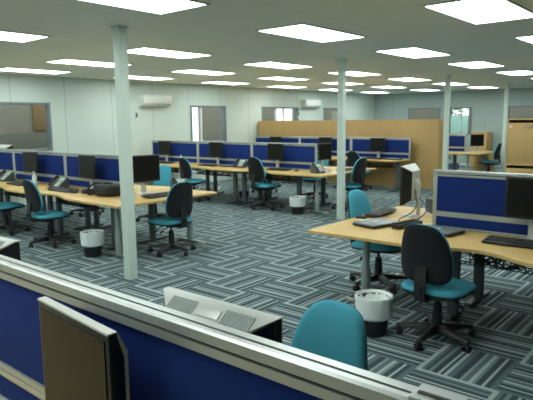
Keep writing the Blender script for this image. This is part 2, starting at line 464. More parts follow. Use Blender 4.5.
# ------------------------------------------------------------------ desks
DZ = .70; TT = .026
def leg_rect(p, foot, t, dark='leg_dark'):
    m = MB(); x, y = p
    m.box((x, y, (DZ - TT) / 2 + .012), (.05, .085, DZ - TT - .03), .006)
    m.box((x, y, .022), (foot[0], foot[1], .03), .008)
    for sx in (-1, 1):
        for sy in (-1, 1):
            m.lathe([(.014, 0), (.014, .01)], 8, (x + sx * (foot[0] / 2 - .025), y + sy * (foot[1] / 2 - .02), 0))
    m.box((x, y, DZ - TT - .012), (max(.08, foot[0] * .7), max(.08, foot[1] * .7), .02), .004)
    return m.build('leg', dark, t)
def leg_round(p, foot, t):
    m = MB(); x, y = p
    m.lathe([(.042, .03), (.042, .32), (.032, .335), (.032, DZ - TT - .02)], 20, (x, y, 0))
    l = foot
    m.box((x, y, .022), (l[0], l[1], .026), .008)
    m.box((x, y, DZ - TT - .012), (max(.09, l[0] * .75), max(.09, l[1] * .75), .022), .004)
    o = m.build('leg', 'leg', t)
    for s in (-1, 1):
        m = MB()
        d = (l[0] / 2 - .03, 0) if l[0] > l[1] else (0, l[1] / 2 - .03)
        m.box((x + s * d[0], y + s * d[1], .018), (.075 if l[0] > l[1] else .062, .062 if l[0] > l[1] else .075, .034), .008)
        m.build('foot_cap', 'silver', o)
    return o
def wave_top(t, side, w, depth, scoop, sc0, sc1, mat='top'):
    """desk top along y from 0 to w; back edge x = 0; front edge at x = side*depth, with a scooped front between sc0 and sc1"""
    pts = [(side * .003, .002), (side * .003, w - .002)]
    n = 28
    for k in range(n + 1):
        y = w - .002 - (w - .004) * k / n
        q = (y - sc0) / (sc1 - sc0)
        s = (math.sin(PI * q) ** 1.4 * scoop) if 0 < q < 1 else 0
        pts.append((side * (depth - s), y))
    if side > 0: pts = pts[::-1]
    m = MB(); m.prism(pts, DZ - TT, DZ, .003); return m.build('desktop', mat, t, angle=30)
def cable_tray(t, side, w, x=.30, tangle=True):
    m = MB(); L = w - .44
    for k in range(int(L / .05)):
        y = .22 + k * .05
        m.tube([(side * (x - .07), y, DZ - .05), (side * (x - .07), y, DZ - .18), (side * (x + .07), y, DZ - .18), (side * (x + .07), y, DZ - .10)], .0035, 5)
    for dx, dz in ((-.07, -.18), (0, -.18), (.07, -.18), (.07, -.10), (-.07, -.10)):
        m.tube([(side * (x + dx), .22, DZ + dz), (side * (x + dx), .22 + L, DZ + dz)], .004, 5)
    o = m.build('cable_tray', 'black', t)
    if tangle:
        c = MB(); rr = random.Random(int(w * 100))
        for k in range(9):
            pts = []; y = .23 + rr.random() * .1
            while y < .2 + L:
                pts.append((side * (x + rr.uniform(-.055, .055)), y, DZ - .20 + rr.uniform(0, .11))); y += rr.uniform(.05, .12)
            c.tube(pts, .0045, 5)
        c.build('cable_bundle', 'cable', o)
def make_bench(side, w, depth, scoop, sc0, sc1, lx=.36, fl=.5, tray=True):
    t = thing('office_desk', '', 'desk', group='beech topped office desks')
    wave_top(t, side, w, depth, scoop, sc0, sc1)
    leg_rect((side * lx, .12), (fl, .06), t)
    leg_rect((side * lx, w - .12), (fl, .06), t)
    if tray: cable_tray(t, side, w)
    return t
def make_end(x0, x1, d, legs_at, fl=None):
    """rectangular end desk, x0..x1 along x, y 0..d"""
    t = thing('office_desk', '', 'desk', group='beech topped office desks')
    m = MB(); m.prism([(x0, .002), (x1, .002), (x1, d - .002), (x0, d - .002)], DZ - TT, DZ, .003); m.build('desktop', 'topx', t, angle=30)
    for x, y in legs_at: leg_round((x, y), (.06, fl or d * .66), t)
    MB().box(((x0 + x1) / 2, d / 2, DZ - TT - .03), (x1 - x0 - .5, .05, .03), .004).build('crossbar', 'leg_dark', t)
    return t
W = 1.58
def bench(side, x, y, label, depth=.76, scoop=.12, sc0=.3, sc1=1.28, lx=.36, fl=.5):
    return place('bench%d%.2f%.2f%.2f%.2f' % (side, depth, scoop, sc0, lx), lambda: make_bench(side, W, depth, scoop, sc0, sc1, lx, fl), (x + side * .02, y, 0), 0, label)
# left cluster
YL = 5.92
for k, lab in enumerate(['beech desk on the near side of the left screens, under the black bag',
                         'beech desk on the near side of the left screens, second from the front column', 'beech desk on the near side of the left screens, at the left edge']):
    bench(-1, XL, YL + .0 + W * k, lab, .74, lx=.2, fl=.26)
for k, lab in enumerate(['beech desk on the far side of the left screens, behind the front column',
                         'beech desk on the far side of the left screens, second one along', 'beech desk on the far side of the left screens, nearest the window wall']):
    bench(1, XL, YL + .0 + W * k, lab, .78)
o = make_end(-.77, .76, .765, [(-.44, .50), (.66, .44)]); o.location = (XL, 5.15, 0); o['label'] = 'beech end desk of the left cluster, with a chair right of the front column'
# middle cluster
YM = 5.88
for k, lab in enumerate(['beech desk on the near side of the middle screens, at the right end',
                         'beech desk on the near side of the middle screens, central part with a telephone', 'beech desk on the near side of the middle screens, left part with a white bottle']):
    bench(-1, XM, YM + W * k, lab, .82, .15)
for k, lab in enumerate(['beech desk on the far side of the middle screens, right part', 'beech desk on the far side of the middle screens, central part',
                         'beech desk on the far side of the middle screens, left part']):
    bench(1, XM, YM + W * k, lab, .86)
o = make_end(-.83, 1.02, .65, [(-.42, .36), (.72, .34)]); o.location = (XM, 5.225, 0); o['label'] = 'beech end desk of the middle cluster, beside the second column'
# right cluster
YR = 1.80
for k, lab in enumerate(['beech desk on the near side of the right screen, holding a laptop and a keyboard', 'beech desk beyond the right edge, on the near side of the right screens']):
    bench(-1, XR, YR - W * (k + 1), lab, .80, .17, .72, 1.56, lx=.17, fl=.24)
for k, lab in enumerate(['beech desk on the far side of the right screen, mostly hidden', 'beech desk beyond the right edge, on the far side of the right screens']):
    bench(1, XR, YR - W * (k + 1), lab, .84)
o = make_end(-.78, .88, .92, [(-.32, .62), (.62, .62)], .34); o.location = (XR, YR, 0); o['label'] = 'beech end desk of the right cluster, with the white backed monitor seen side on'
# back row against the cupboards
for k, lab in enumerate(['beech desk against the oak cupboards, right end, on pale grey legs', 'beech desk against the oak cupboards, middle', 'beech desk against the oak cupboards, left end']):
    bench(-1, XB, 5.76 + W * k, lab, .70, .08)
# far cluster
for k, lab in enumerate(['beech desk on the near side of the far corner screen', 'beech desk in the far corner cluster, behind the cupboard row']):
    bench(-1, XQ, 5.78 + W * k, lab, .76)
o = make_end(-.76, .8, .66, [(-.62, .34), (.62, .34)]); o.location = (XQ, 5.12, 0); o['label'] = 'beech end desk in the far corner, with a dark monitor and a chair'
# foreground cluster
for k, lab in enumerate(['beech desk below the foreground screen on its near side, right part', 'beech desk with its corner showing at the lower left edge', 'beech desk below the foreground screen, beyond the left edge']):
    bench(-1, XF, .28 + W * k, lab, .78, .05)
for k, lab in enumerate(['beech desk hidden behind the foreground screen, under the white backed monitor', 'beech desk hidden behind the left part of the foreground screen',
                         'beech desk hidden behind the foreground screen, far left']):
    bench(1, XF, .28 + W * k, lab, .78, .05)

# ------------------------------------------------------------------ chairs
def rows_of(tab, z0, h):
    return [(t, z0 + h * t, w) for t, w in tab]
BACK = [(0, .09), (.012, .127), (.04, .157), (.10, .180), (.20, .194), (.32, .198), (.45, .195), (.58, .186), (.70, .173), (.80, .158), (.88, .140), (.94, .116), (.975, .088), (.993, .060), (1, .03)]
SEAT = [(0, .10), (.015, .14), (.05, .18), (.12, .212), (.25, .23), (.45, .237), (.65, .235), (.80, .226), (.90, .207), (.96, .175), (.99, .135), (1, .095)]
def make_chair():
    """faces +x; hub at the origin"""
    t = thing('swivel_chair', '', 'chair', group='teal swivel office chairs')
    F = Matrix(((0, 1, 0, 0), (-1, 0, 0, 0), (0, 0, 1, 0), (0, 0, 0, 1)))   # builder's +y -> +x
    # star base
    m = MB()
    m.lathe([(.030, .055), (.042, .06), (.044, .11), (.034, .125)], 16)
    for k in range(5):
        a = 2 * PI * k / 5 + .68; d = Vector((math.cos(a), math.sin(a), 0)); s = Vector((-d.y, d.x, 0))
        b = bmesh.new(); rings = []
        for q, w, z0, z1 in ((.02, .036, .058, .118), (.12, .030, .062, .108), (.22, .025, .064, .096), (.295, .020, .060, .084)):
            c = d * q
            rings.append([b.verts.new(c + s * w + Vector((0, 0, z0))), b.verts.new(c - s * w + Vector((0, 0, z0))),
                          b.verts.new(c - s * w * .6 + Vector((0, 0, z1))), b.verts.new(c + s * w * .6 + Vector((0, 0, z1)))])
        for p, q in zip(rings, rings[1:]):
            for i in range(4): b.faces.new((p[i], p[(i + 1) % 4], q[(i + 1) % 4], q[i]))
        b.faces.new(rings[0]); b.faces.new(rings[-1][::-1]); bmesh.ops.recalc_face_normals(b, faces=b.faces)
        bmesh.ops.bevel(b, geom=list(b.edges), offset=.004, segments=1, affect='EDGES')
        m._merge(b)
    m.build('star_base', 'black', t)
    for k in range(5):
        a = 2 * PI * k / 5 + .68; c = MB(); px, py = .282 * math.cos(a), .282 * math.sin(a)
        ra = a + 1.1 + k * .7; ax = Vector((math.cos(ra), math.sin(ra), 0)); o = Vector((px, py, .026)) + Vector((-ax.y, ax.x, 0)) * .012
        for sg in (-1, 1): c.tube([o + ax * (sg * .008), o + ax * (sg * .011), o + ax * (sg * .024), o + ax * (sg * .027)], [.02, .026, .026, .021], 14)
        c.tube([(px, py, .045), (px, py, .072)], .008, 8)
        c.box(o + Vector((0, 0, .016)), (.022, .022, .03), .006)
        c.build('castor', 'rubber', t)
    m = MB(); m.lathe([(.036, .11), (.036, .22), (.031, .225), (.031, .28)], 18); m.lathe([(.014, .26), (.014, .345)], 14)
    m.build('gas_lift', 'black', t)
    m = MB(); m.box((.0, 0, .355), (.22, .15, .035), .012).box((-.14, 0, .35), (.16, .07, .03), .008)
    m.box((-.02, 0, .335), (.10, .10, .03), .01)
    o = m.build('tilt_mechanism', 'black', t)
    for sg, x in ((1, .02), (-1, -.05), (1, -.09)):
        l = MB(); l.tube([(x, sg * .06, .35), (x, sg * .15, .338), (x - .01, sg * .20, .315)], .006, 7); l.box((x - .015, sg * .215, .305), (.022, .05, .016), .006, rot=Matrix.Rotation(sg * -.45, 3, 'X'))
        l.build('lever', 'black', o)
    # seat: pad built upright (x across, z = depth) then laid down
    lay = Matrix(((0, 0, 1, -.215), (-1, 0, 0, 0), (0, 1, 0, 0), (0, 0, 0, 1)))  # x->-y , y->z , z->x
    def top(tt, s):
        e = max(0, 1 - abs(2 * tt - 1) ** 5) * (1 - abs(s) ** 5)
        return .405 + .040 * e ** .5 - .012 * (max(0, tt - .7) / .3) ** 2 - .008 * math.exp(-((tt - .4) / .25) ** 2) * (1 - s * s)
    m = MB(); m.pad([(a, .445 * a, w) for a, w in SEAT], top, lambda a, s: .392, mtx=lay, nu=15); m.build('seat', 'teal', t, angle=60)
    m = MB(); m.pad([(a, .445 * a, w + .004) for a, w in SEAT], lambda a, s: .397, lambda a, s: .354 + .028 * (abs(s) ** 3), mtx=lay, nu=11); m.build('seat_shell', 'black', t, angle=60)
    # backrest
    Z0, HB = .475, .425
    def hw(tt):
        for (a, w0), (b, w1) in zip(BACK, BACK[1:]):
            if a <= tt <= b: return w0 + (w1 - w0) * (tt - a) / (b - a)
        return .03
    def bx(tt, s):   # centre line of the back: lumbar curve and wrap
        return -.205 - .055 * (tt - .30) ** 2 * 1.6 - .03 * tt + .028 * (abs(s) * hw(tt) / .198) ** 2.2
    def fr(tt, s):
        e = max(0, 1 - abs(2 * tt - 1) ** 6) * (1 - abs(s) ** 6)
        return bx(tt, s) + .012 + .030 * e ** .5 + .010 * math.exp(-((tt - .3) / .2) ** 2) * (1 - s * s)
    def bk(tt, s):
        e = max(0, 1 - abs(2 * tt - 1) ** 5) * (1 - abs(s) ** 4)
        return bx(tt, s) - .008 - .022 * e ** .5
    m = MB(); m.pad(rows_of(BACK, Z0, HB), fr, lambda a, s: bx(a, s) - .004, mtx=F, nu=15); m.build('backrest', 'teal', t, angle=60)
    m = MB(); m.pad([(a, z, w - .001) for a, z, w in rows_of(BACK, Z0 + .001, HB - .003)], lambda a, s: bx(a, s) - .002, bk, mtx=F, nu=15); m.build('back_shell', 'blackfab', t, angle=60)
    m = MB()
    b = bmesh.new(); rings = []
    for x, z, w in ((-.14, .350, .034), (-.22, .348, .038), (-.262, .360, .041), (-.274, .40, .042), (-.264, .50, .042), (-.254, .60, .040)):
        rings.append((x, z, w))
    L = []
    for i, (x, z, w) in enumerate(rings):
        x2, z2, _ = rings[min(i + 1, len(rings) - 1)]; x1, z1, _ = rings[max(i - 1, 0)]
        nx, nz = -(z2 - z1), (x2 - x1); q = math.hypot(nx, nz); nx /= q; nz /= q; h = .009
        L.append([b.verts.new((x + nx * h, -w, z + nz * h)), b.verts.new((x + nx * h, w, z + nz * h)), b.verts.new((x - nx * h, w, z - nz * h)), b.verts.new((x - nx * h, -w, z - nz * h))])
    for p, q in zip(L, L[1:]):
        for i in range(4): b.faces.new((p[i], p[(i + 1) % 4], q[(i + 1) % 4], q[i]))
    b.faces.new(L[0]); b.faces.new(L[-1][::-1]); bmesh.ops.recalc_face_normals(b, faces=b.faces)
    m._merge(b)
    m.build('back_bar', 'black', t)
    k = MB(); k.tube([(-.275, 0, .44), (-.30, 0, .44)], [.02, .018], 14); k.build('height_knob', 'black', t)
    return t
def chair(x, y, a, label, sc=1.):
    o = place('chair', make_chair, (x, y, 0), R(a), label); o.scale = (sc, sc, sc); return o
CH = [
 (3.82, 1.60, -4, 'swivel chair seen from behind at the right desk, black back and teal seat'),
 (4.75, 2.60, -88, 'teal swivel chair at the end of the right desk, behind the black keyboard', 1.03),
 (5.56, 1.12, 176, 'swivel chair beyond the right desk, only a castor showing at the right edge'),
 (1.57, 1.205, 174, 'teal swivel chair just behind the foreground screen, front of its back showing', .985),
 (3.72, 6.95, -2, 'swivel chair at the left desk, black back seen edge on, second from left'),
 (3.74, 8.25, 4, 'swivel chair cut by the left edge of the frame, at the left desk'),
 (4.42, 5.30, 86, 'black backed swivel chair right of the front column, at the end of the left cluster'),
 (5.75, 7.28, 184, 'teal swivel chair behind the dark monitor right of the front column'),
 (5.42, 8.75, 170, 'swivel chair on the far side of the left screens, seen under the desk'),
 (7.78, 6.62, -8, 'black backed swivel chair at the near side of the middle desks, beside a telephone', 1.08),
 (7.70, 8.46, -8, 'swivel chair at the left end of the middle desks, beside a white bottle'),
 (9.62, 8.2, 186, 'swivel chair beyond the middle screens, its star base seen under the left part'),
 (9.55, 6.75, 172, 'swivel chair beyond the middle screens, seen under the right end above the bin'),
 (8.66, 5.36, 88, 'swivel chair just right of the second column, at the end of the middle cluster', 1.05),
 (11.28, 6.72, -6, 'dark backed swivel chair at the desk against the oak cupboards, behind the second column'),
 (15.6, 5.22, 92, 'swivel chair in the far corner, left of the farthest column', 1.05),
]
for c in CH: chair(*c)

# ------------------------------------------------------------------ desk equipment
def make_monitor(w, h, silver=False, stand=.35, vents=False, near=False):
    """faces +x, base centre at origin (desk level); h = panel height, stand = height of the panel's centre"""
    t = thing('flat_monitor', '', 'monitor', group='flat computer monitors')
    c = stand; th = .032; bz = .016
    body = 'silver' if silver else 'mon'
    m = MB()
    if silver:
        # dark front bezel, pale back shell tapering backwards
        m.box((0, 0, c), (.022, w, h), .004, mat=1)
        b = bmesh.new()
        a, q, TP = .008, (.034 if near else .075), (.012 if near else .095)
        fr = [(-a, -w / 2 + .002, -h / 2 + .002), (-a, w / 2 - .002, -h / 2 + .002), (-a, w / 2 - .002, h / 2 - .002), (-a, -w / 2 + .002, h / 2 - .002)]
        bk = [(-q, -w / 2 + TP, -h / 2 + .05), (-q, w / 2 - TP, -h / 2 + .05), (-q, w / 2 - TP, h / 2 - .05), (-q, -w / 2 + TP, h / 2 - .05)]
        A = [b.verts.new((x, y, z + c)) for x, y, z in fr]; B = [b.verts.new((x, y, z + c)) for x, y, z in bk]
        for i in range(4): b.faces.new((A[i], A[(i + 1) % 4], B[(i + 1) % 4], B[i]))
        b.faces.new(A); b.faces.new(B[::-1]); bmesh.ops.recalc_face_normals(b, faces=b.faces)
        m._merge(b, 1)
        # pale shell over the top and the back, tapering with the core and a little proud of it
        b = bmesh.new(); e = .004; rw = []
        for x, z, hw in ((.012, h / 2 - .001, w / 2), (.012, h / 2 + e, w / 2), (-a - .002, h / 2 + e, w / 2), (-q - e, h / 2 - .05 + .002, w / 2 - TP + .003), (-q - e, -h / 2 + .045, w / 2 - TP + .003),
                         (-q + .004, -h / 2 + .045, w / 2 - TP + .002), (-q + .004, h / 2 - .06, w / 2 - TP + .002), (-a, h / 2 - .004, w / 2 - .004)):
            rw.append((b.verts.new((x, -hw, z + c)), b.verts.new((x, hw, z + c))))
        for i in range(8): b.faces.new((rw[i][0], rw[(i + 1) % 8][0], rw[(i + 1) % 8][1], rw[i][1]))
        b.faces.new([r_[0] for r_ in rw][::-1]); b.faces.new([r_[1] for r_ in rw])
        bmesh.ops.recalc_face_normals(b, faces=b.faces); m._merge(b, 0)
        hs = m.build('housing', ['silver', 'mon'], t)
        if vents:
            v = MB(); n = 36
            sl = Matrix.Rotation(math.atan2(.065, .048), 3, 'Y'); cx, cz = -.0440, c + h / 2 - .0215
            for k in range(n):
                y = -w / 2 + .062 + (w - .124) * k / (n - 1)
                if abs(y) < .05: continue
                v.box((cx, y, cz), (.004, .0045, .062), .001, rot=Matrix.Rotation(math.atan2(.065, .048), 3, 'Y'))
            for k in range(13):
                v.box((cx - .026, -.048 + .008 * k, cz - .018), (.004, .004, .02), .001, rot=sl)
            v.build('vent_slots', 'leg', hs)
            v = MB(); v.box((cx + .006, 0, cz + .005), (.004, .085, .03), .0012, rot=sl); v.build('badge_plate', 'silver', hs)
    else:
        m.box((-.006, 0, c), (.036, w, h), .005)
        m.box((-.03, 0, c - .01), (.03, w * .62, h * .62), .008)
        m.build('housing', 'mon', t)
    MB().box((.0125, 0, c + .003), (.003, w - 2 * bz, h - 2 * bz - .006)).build('display', 'screen', t, False)
    s = MB()
    sx = -.055 if near else (-.105 if silver else -.062)
    s.box((sx, 0, c * .5 + .01), (.026, .065, c + .02), .008)
    s.box(((sx - .02) / 2, 0, c), (abs(sx) - .02, .09, .09), .006)
    s.build('stand_neck', 'silver', t)
    s = MB(); s.lathe([(.09, 0), (.09, .006), (.08, .012), (.04, .018)], 28, (.0 if near else -.04, 0, .0))
    s.build('stand_base', 'silver', t)
    return t
def monitor(x, y, a, label, w=.38, h=.315, silver=False, stand=.325, vents=False, near=False, z=DZ):
    return place('mon%.2f%.2f%d%.2f%d%d' % (w, h, silver, stand, vents, near), lambda: make_monitor(w, h, silver, stand, vents, near), (x, y, z + .001), R(a), label)
monitor(XL - .175, 6.68, 178, 'black monitor against the blue screen just left of the front column')
monitor(XL - .175, 8.22, 182, 'black monitor against the left blue screen, near the white pump bottle')
monitor(4.43, 5.78, -97, 'wide dark monitor just right of the front column, facing the black backed chair', .42, .34)
monitor(XM - .175, 6.72, 180, 'black monitor at the right end of the middle desk screens')
monitor(XM - .175, 8.33, 178, 'black monitor in the centre of the middle desk screens')
monitor(XM - .175, 9.98, 182, 'black monitor at the left end of the middle desk screens, above the white bottle')
monitor(8.76, 5.96, -92, 'grey monitor seen at a steep angle left of the second column, on the end desk')
monitor(XB - .175, 6.52, 180, 'black monitor at the right end of the row against the oak cupboards')
monitor(XB - .175, 8.0, 180, 'black monitor just left of the second column, against the oak cupboards')
monitor(XB - .175, 9.62, 180, 'black monitor whose top just shows over the middle screens, against the oak cupboards')
monitor(15.3, 5.45, -130, 'dark monitor on the far corner desk, left of the far chair')
monitor(XR - .165, 1.13, 181, 'dark monitor cut by the right edge of the frame, on the right desk screen')
monitor(4.89, 2.38, 99, 'white backed monitor seen side on at the end of the right desk, cables hanging', .41, .36, True, .30, False)
monitor(1.025, 1.045, 1, 'silver white monitor back with vent slots rising behind the foreground screen', .425, .35, True, .250, True)
monitor(1.05, 2.47, 3, 'silver monitor back corner at the left edge behind the foreground screen', .425, .35, True, .250, True)
monitor(4.62, 9.96, 2, 'pale monitor top poking over the left screens at the left edge of the frame', .425, .35, True, .36, False)
monitor(.664, 1.156, 175, 'large black monitor in the foreground at lower left, its dark face towards us', .355, .36, True, .288, False, True)

def make_keyboard():
    t = thing('keyboard', '', 'keyboard', group='black computer keyboards')
    m = MB(); m.box((-.012, 0, .0165), (.185, .465, .018), .006, rot=Matrix.Rotation(-.05, 3, 'Y')); m.build('case', 'keytray', t)
    k = MB(); 
    for r in range(6):
        n = 18
        for c in range(n):
            if c in (14,) and r in (1,): continue
            y = -.205 + .0242 * c
            if r == 0 and 4 <= c <= 8:
                if c == 6: k.box((-.055 + .021 * r, y, .0265), (.016, .11, .008), .002, seg=1)
                continue
            k.box((-.055 + .0215 * r + (.004 if r == 5 else 0), y, .0265 + .001 * r), (.017, .0195, .008), .002, seg=1)
    k.build('keys', 'keys', t)
    return t
def keyboard(x, y, a, label): return place('kbd', make_keyboard, (x, y, DZ + .001), R(a), label)
keyboard(4.21, 1.17, 2, 'black keyboard on the right desk at the right edge of the frame')
keyboard(4.80, 2.615, -83, 'black keyboard on the end of the right desk, in front of the teal chair')
keyboard(3.96, 6.95, 4, 'black keyboard on the left desk, left of the black bag')
keyboard(3.98, 8.25, -3, 'black keyboard on the left desk near the left edge')
keyboard(4.38, 5.44, 92, 'black keyboard on the end desk just right of the front column')
keyboard(8.05, 6.5, 4, 'dark keyboard at the right end of the middle desks')
keyboard(8.03, 8.36, -4, 'dark keyboard in the centre of the middle desks')
keyboard(8.05, 9.75, 2, 'dark keyboard at the left end of the middle desks')
keyboard(8.7, 5.46, 92, 'dark keyboard on the middle end desk, behind the second column')
keyboard(11.56, 6.47, 0, 'dark keyboard on the desk against the oak cupboards')

def make_laptop():
    t = thing('laptop', '', 'laptop', group='closed laptops')
    MB().box((0, 0, .012), (.25, .34, .018), .005).build('base', 'keytray', t)
    MB().box((0, 0, .0275), (.25, .34, .011), .004).build('lid', 'laptop', t)
    MB().tube([(.125, -.12, .022), (.125, .12, .022)], .008, 8).build('hinge', 'keytray', t)
    m = MB(); m.box((.02, 0, .0335), (.04, .04, .001), .0003); m.build('lid_badge', 'silver', t)
    return t
place('laptop', make_laptop, (4.285, 1.81, DZ + .001), R(-10), 'closed grey laptop on the right desk, under the blue screen')
place('laptop', make_laptop, (4.27, 2.36, DZ + .001), R(75), 'closed laptop with a dock on the end of the right desk')
place('laptop', make_laptop, (8.16, 7.90, DZ + .001), R(3), 'closed laptop on the middle desk, left of the telephone')
place('laptop', make_laptop, (11.6, 6.0, DZ + .001), R(0), 'closed laptop on the desk at the right end against the oak cupboards')

def make_dock():
    t = thing('docking_station', '', 'docking station', group='black docking stations')
    m = MB(); m.box((0, 0, .02), (.09, .33, .038), .01); m.box((.02, 0, .042), (.05, .30, .014), .006); m.build('body', 'black', t)
    m = MB(); 
    for k in range(6): m.box((-.0455, -.12 + .045 * k, .022), (.003, .026, .01), .001)
    m.build('ports', 'leg_dark', t)
    return t
place('dock', make_dock, (4.36, 2.12, DZ + .001), R(80), 'black docking station with cables beside the closed laptop at the right desk end')
place('dock', make_dock, (4.1, 6.45, DZ + .001), R(84), 'black docking station on the left desk, beside the black bag')

def make_phone():
    """front towards -x (low edge), faces the user at -x"""
    t = thing('desk_telephone', '', 'telephone', group='grey desk telephones')
    m = MB()
    prof = [(-.10, .0), (.09, .0), (.09, .135), (.065, .145), (-.10, .025)]
    mt = Matrix(((1, 0, 0, 0), (0, 0, 1, -.10), (0, 1, 0, 0), (0, 0, 0, 1)))
    m.prism(prof, 0, .20, .004, mtx=mt); m.build('body', 'phone', t)
    al = math.atan2(.12, .165); sl = Matrix.Rotation(-al, 3, 'Y')
    def on(u, y, h=.0): return (-.10 + u * math.cos(al) - h * math.sin(al), y, .025 + u * math.sin(al) + h * math.cos(al))
    MB().box(on(.155, -.03, .002), (.075, .11, .005), .001, rot=sl).build('display', 'lcdgreen', t)
    m = MB()
    for r in range(4):
        for c in range(3): m.box(on(.025 + .024 * r, -.06 + .028 * c, .003), (.016, .020, .008), .002, rot=sl, seg=1)
    m.build('keypad', 'white', t)
    m = MB(); m.tube([on(.0, .07, .022), on(.03, .07, .035), on(.165, .07, .035), on(.195, .07, .022)], [.024, .018, .018, .024], 12)
    m.build('handset', 'black', t)
    m = MB(); pts = [(-.09 - .03 * math.sin(k * .45), .09 + .012 * math.cos(k * 2.1), .012 + .006 * math.sin(k * 2.1)) for k in range(15)]
    m.tube(pts, .004, 5); m.build('coiled_cord', 'cable', t)
    return t
def phone(x, y, a, label): return place('phone', make_phone, (x, y, DZ + .001), R(a), label)
phone(4.10, 7.32, 12, 'grey desk telephone on the left desk below the screen post, second from the front column')
phone(4.10, 8.95, 10, 'grey desk telephone on the left desk near the left edge')
phone(4.95, 5.72, 78, 'grey telephone with a green display on the end desk behind the black backed chair')
phone(8.12, 7.55, 14, 'grey telephone with a bright display at the middle desk, left of the chair')
phone(8.0, 5.60, 70, 'grey telephone on the middle end desk, at the screen end left of the second column')
phone(11.62, 7.1, 10, 'grey telephone on the back row desk, right of the second column')
phone(5.22, 2.20, 150, 'dark telephone behind the white backed monitor at the right desk end')

def make_mouse():
    t = thing('mouse', '', 'mouse', group='computer mice')
    m = MB(); m.pad([(a, -.055 + .11 * a, .031 * math.sin(PI * min(max(a, .02), .98)) ** .5) for a in (0, .05, .12, .25, .4, .6, .75, .88, .95, 1)],
                    lambda a, s: .002 + .030 * math.sin(PI * (a * .9 + .05)) ** .6 * (1 - .45 * s * s), lambda a, s: .001,
                    mtx=Matrix(((0, 0, 1, 0), (1, 0, 0, 0), (0, 1, 0, 0), (0, 0, 0, 1))), nu=9)
    m.build('shell', 'black', t, angle=60)
    MB().box((.025, 0, .031), (.018, .006, .008), .002).build('scroll_wheel', 'silver', t)
    return t
place('mouse', make_mouse, (4.49, 2.65, DZ + .001), R(-85), 'black mouse at the end of the right desk, beside the keyboard')
place('mouse', make_mouse, (3.92, 6.62, DZ + .001), R(4), 'black mouse on the left desk, between the keyboard and the black bag')
place('mouse', make_mouse, (8.05, 6.1, DZ + .001), R(4), 'black mouse at the right end of the middle desks')
o = MB().box((4.40, 2.55, DZ + .0035), (.07, .12, .004), .001).build('sticky_note_pad', 'paper'); tag(o, 'small white note pad beside the mouse at the right desk end', 'note pad')

# cables around the side-on monitor
def cables(name, pts_list, r, mat, label):
    t = MB()
    for pts in pts_list: t.tube(pts, r, 6)
    o = t.build(name, mat); tag(o, label, 'cable'); return o
def smooth(pts, n=6):
    P = [Vector(p) for p in pts]; out = []
    for i in range(len(P) - 1):
        p0, p1, p2, p3 = P[max(i - 1, 0)], P[i], P[i + 1], P[min(i + 2, len(P) - 1)]
        for k in range(n):
            u = k / n
            out.append(.5 * ((2 * p1) + (p2 - p0) * u + (2 * p0 - 5 * p1 + 4 * p2 - p3) * u * u + (3 * p1 - p0 - 3 * p2 + p3) * u ** 3))
    out.append(P[-1]); return out
mx, my = 4.89, 2.38
cables('monitor_cable', [smooth([(mx - .06, my - .115, DZ + .20), (mx - .07, my - .13, DZ + .12), (mx - .13, my - .10, DZ + .05), (mx - .27, my - .06, DZ + .012), (mx - .36, my - .10, DZ + .012)])], .005, 'cable',
       'black cable drooping from the white backed monitor to the dock')
cables('monitor_cable', [smooth([(mx - .0, my - .125, DZ + .19), (mx - .02, my - .20, DZ + .07), (mx - .20, my - .20, DZ + .010), (mx - .33, my - .22, DZ + .010)])], .0055, 'cable_blue',
       'blue cable plugged in below the white backed monitor')
cables('monitor_cable', [smooth([(mx + .05, my - .12, DZ + .18), (mx + .05, my - .16, DZ + .06), (mx - .02, my - .27, DZ + .008), (mx - .18, my - .30, DZ + .008), (mx - .26, my - .29, DZ + .008)])], .004, 'white',
       'pale cable looping over the end of the right desk')
cables('floor_cable', [smooth([(9.2, 9.3, .014), (9.5, 9.6, .014), (9.25, 10.0, .014), (9.05, 9.7, .014), (9.3, 9.45, .014), (9.7, 9.7, .014)])], .012, 'white',
       'white cable coil lying on the carpet below the middle desks')

def make_bottle():
    t = thing('pump_bottle', '', 'bottle', group='white pump bottles')
    MB().lathe([(.030, 0), (.033, .01), (.033, .12), (.028, .14), (.012, .15), (.012, .158)], 18).build('bottle_body', 'white', t)
    m = MB(); m.lathe([(.014, .156), (.014, .175), (.006, .178), (.006, .195)], 12); m.box((-.012, 0, .199), (.045, .014, .01), .003); m.build('pump', 'white', t)
    return t
place('bottle', make_bottle, (4.08, 7.98, DZ + .001), R(20), 'white pump bottle on the left desk near the left edge')
place('bottle', make_bottle, (8.02, 9.2, DZ + .001), R(40), 'white pump bottle at the left end of the middle desks')
o = MB().box((7.98, 5.36, DZ + .045), (.08, .008, .085), .002).box((7.98, 5.39, DZ + .004), (.09, .09, .004), .001).build('card_holder', 'paper'); tag(o, 'small white card stand beside the telephone on the middle end desk', 'card stand')

# the black bag on the left desk
t = thing('laptop_bag', 'black soft laptop bag lying on the left desk at the left of the front column', 'bag', (4.03, 6.02, DZ + .001), R(8))
m = MB(); m.box((0, 0, .075), (.22, .33, .145), .05, seg=4); m.build('body', 'bag', t)
m = MB(); m.box((-.105, 0, .06), (.05, .25, .09), .02, seg=3); m.build('front_pocket', 'bag', t)
m = MB(); m.tube(smooth([(-.05, .12, .13), (-.10, .17, .145), (-.13, .23, .07), (-.12, .23, .018), (-.04, .21, .018)]), .012, 8); m.build('shoulder_strap', 'bag', t)
m = MB(); m.tube(smooth([(0, -.09, .12), (0, -.07, .155), (0, .07, .155), (0, .09, .12)]), .01, 8); m.build('carry_handle', 'bag', t)
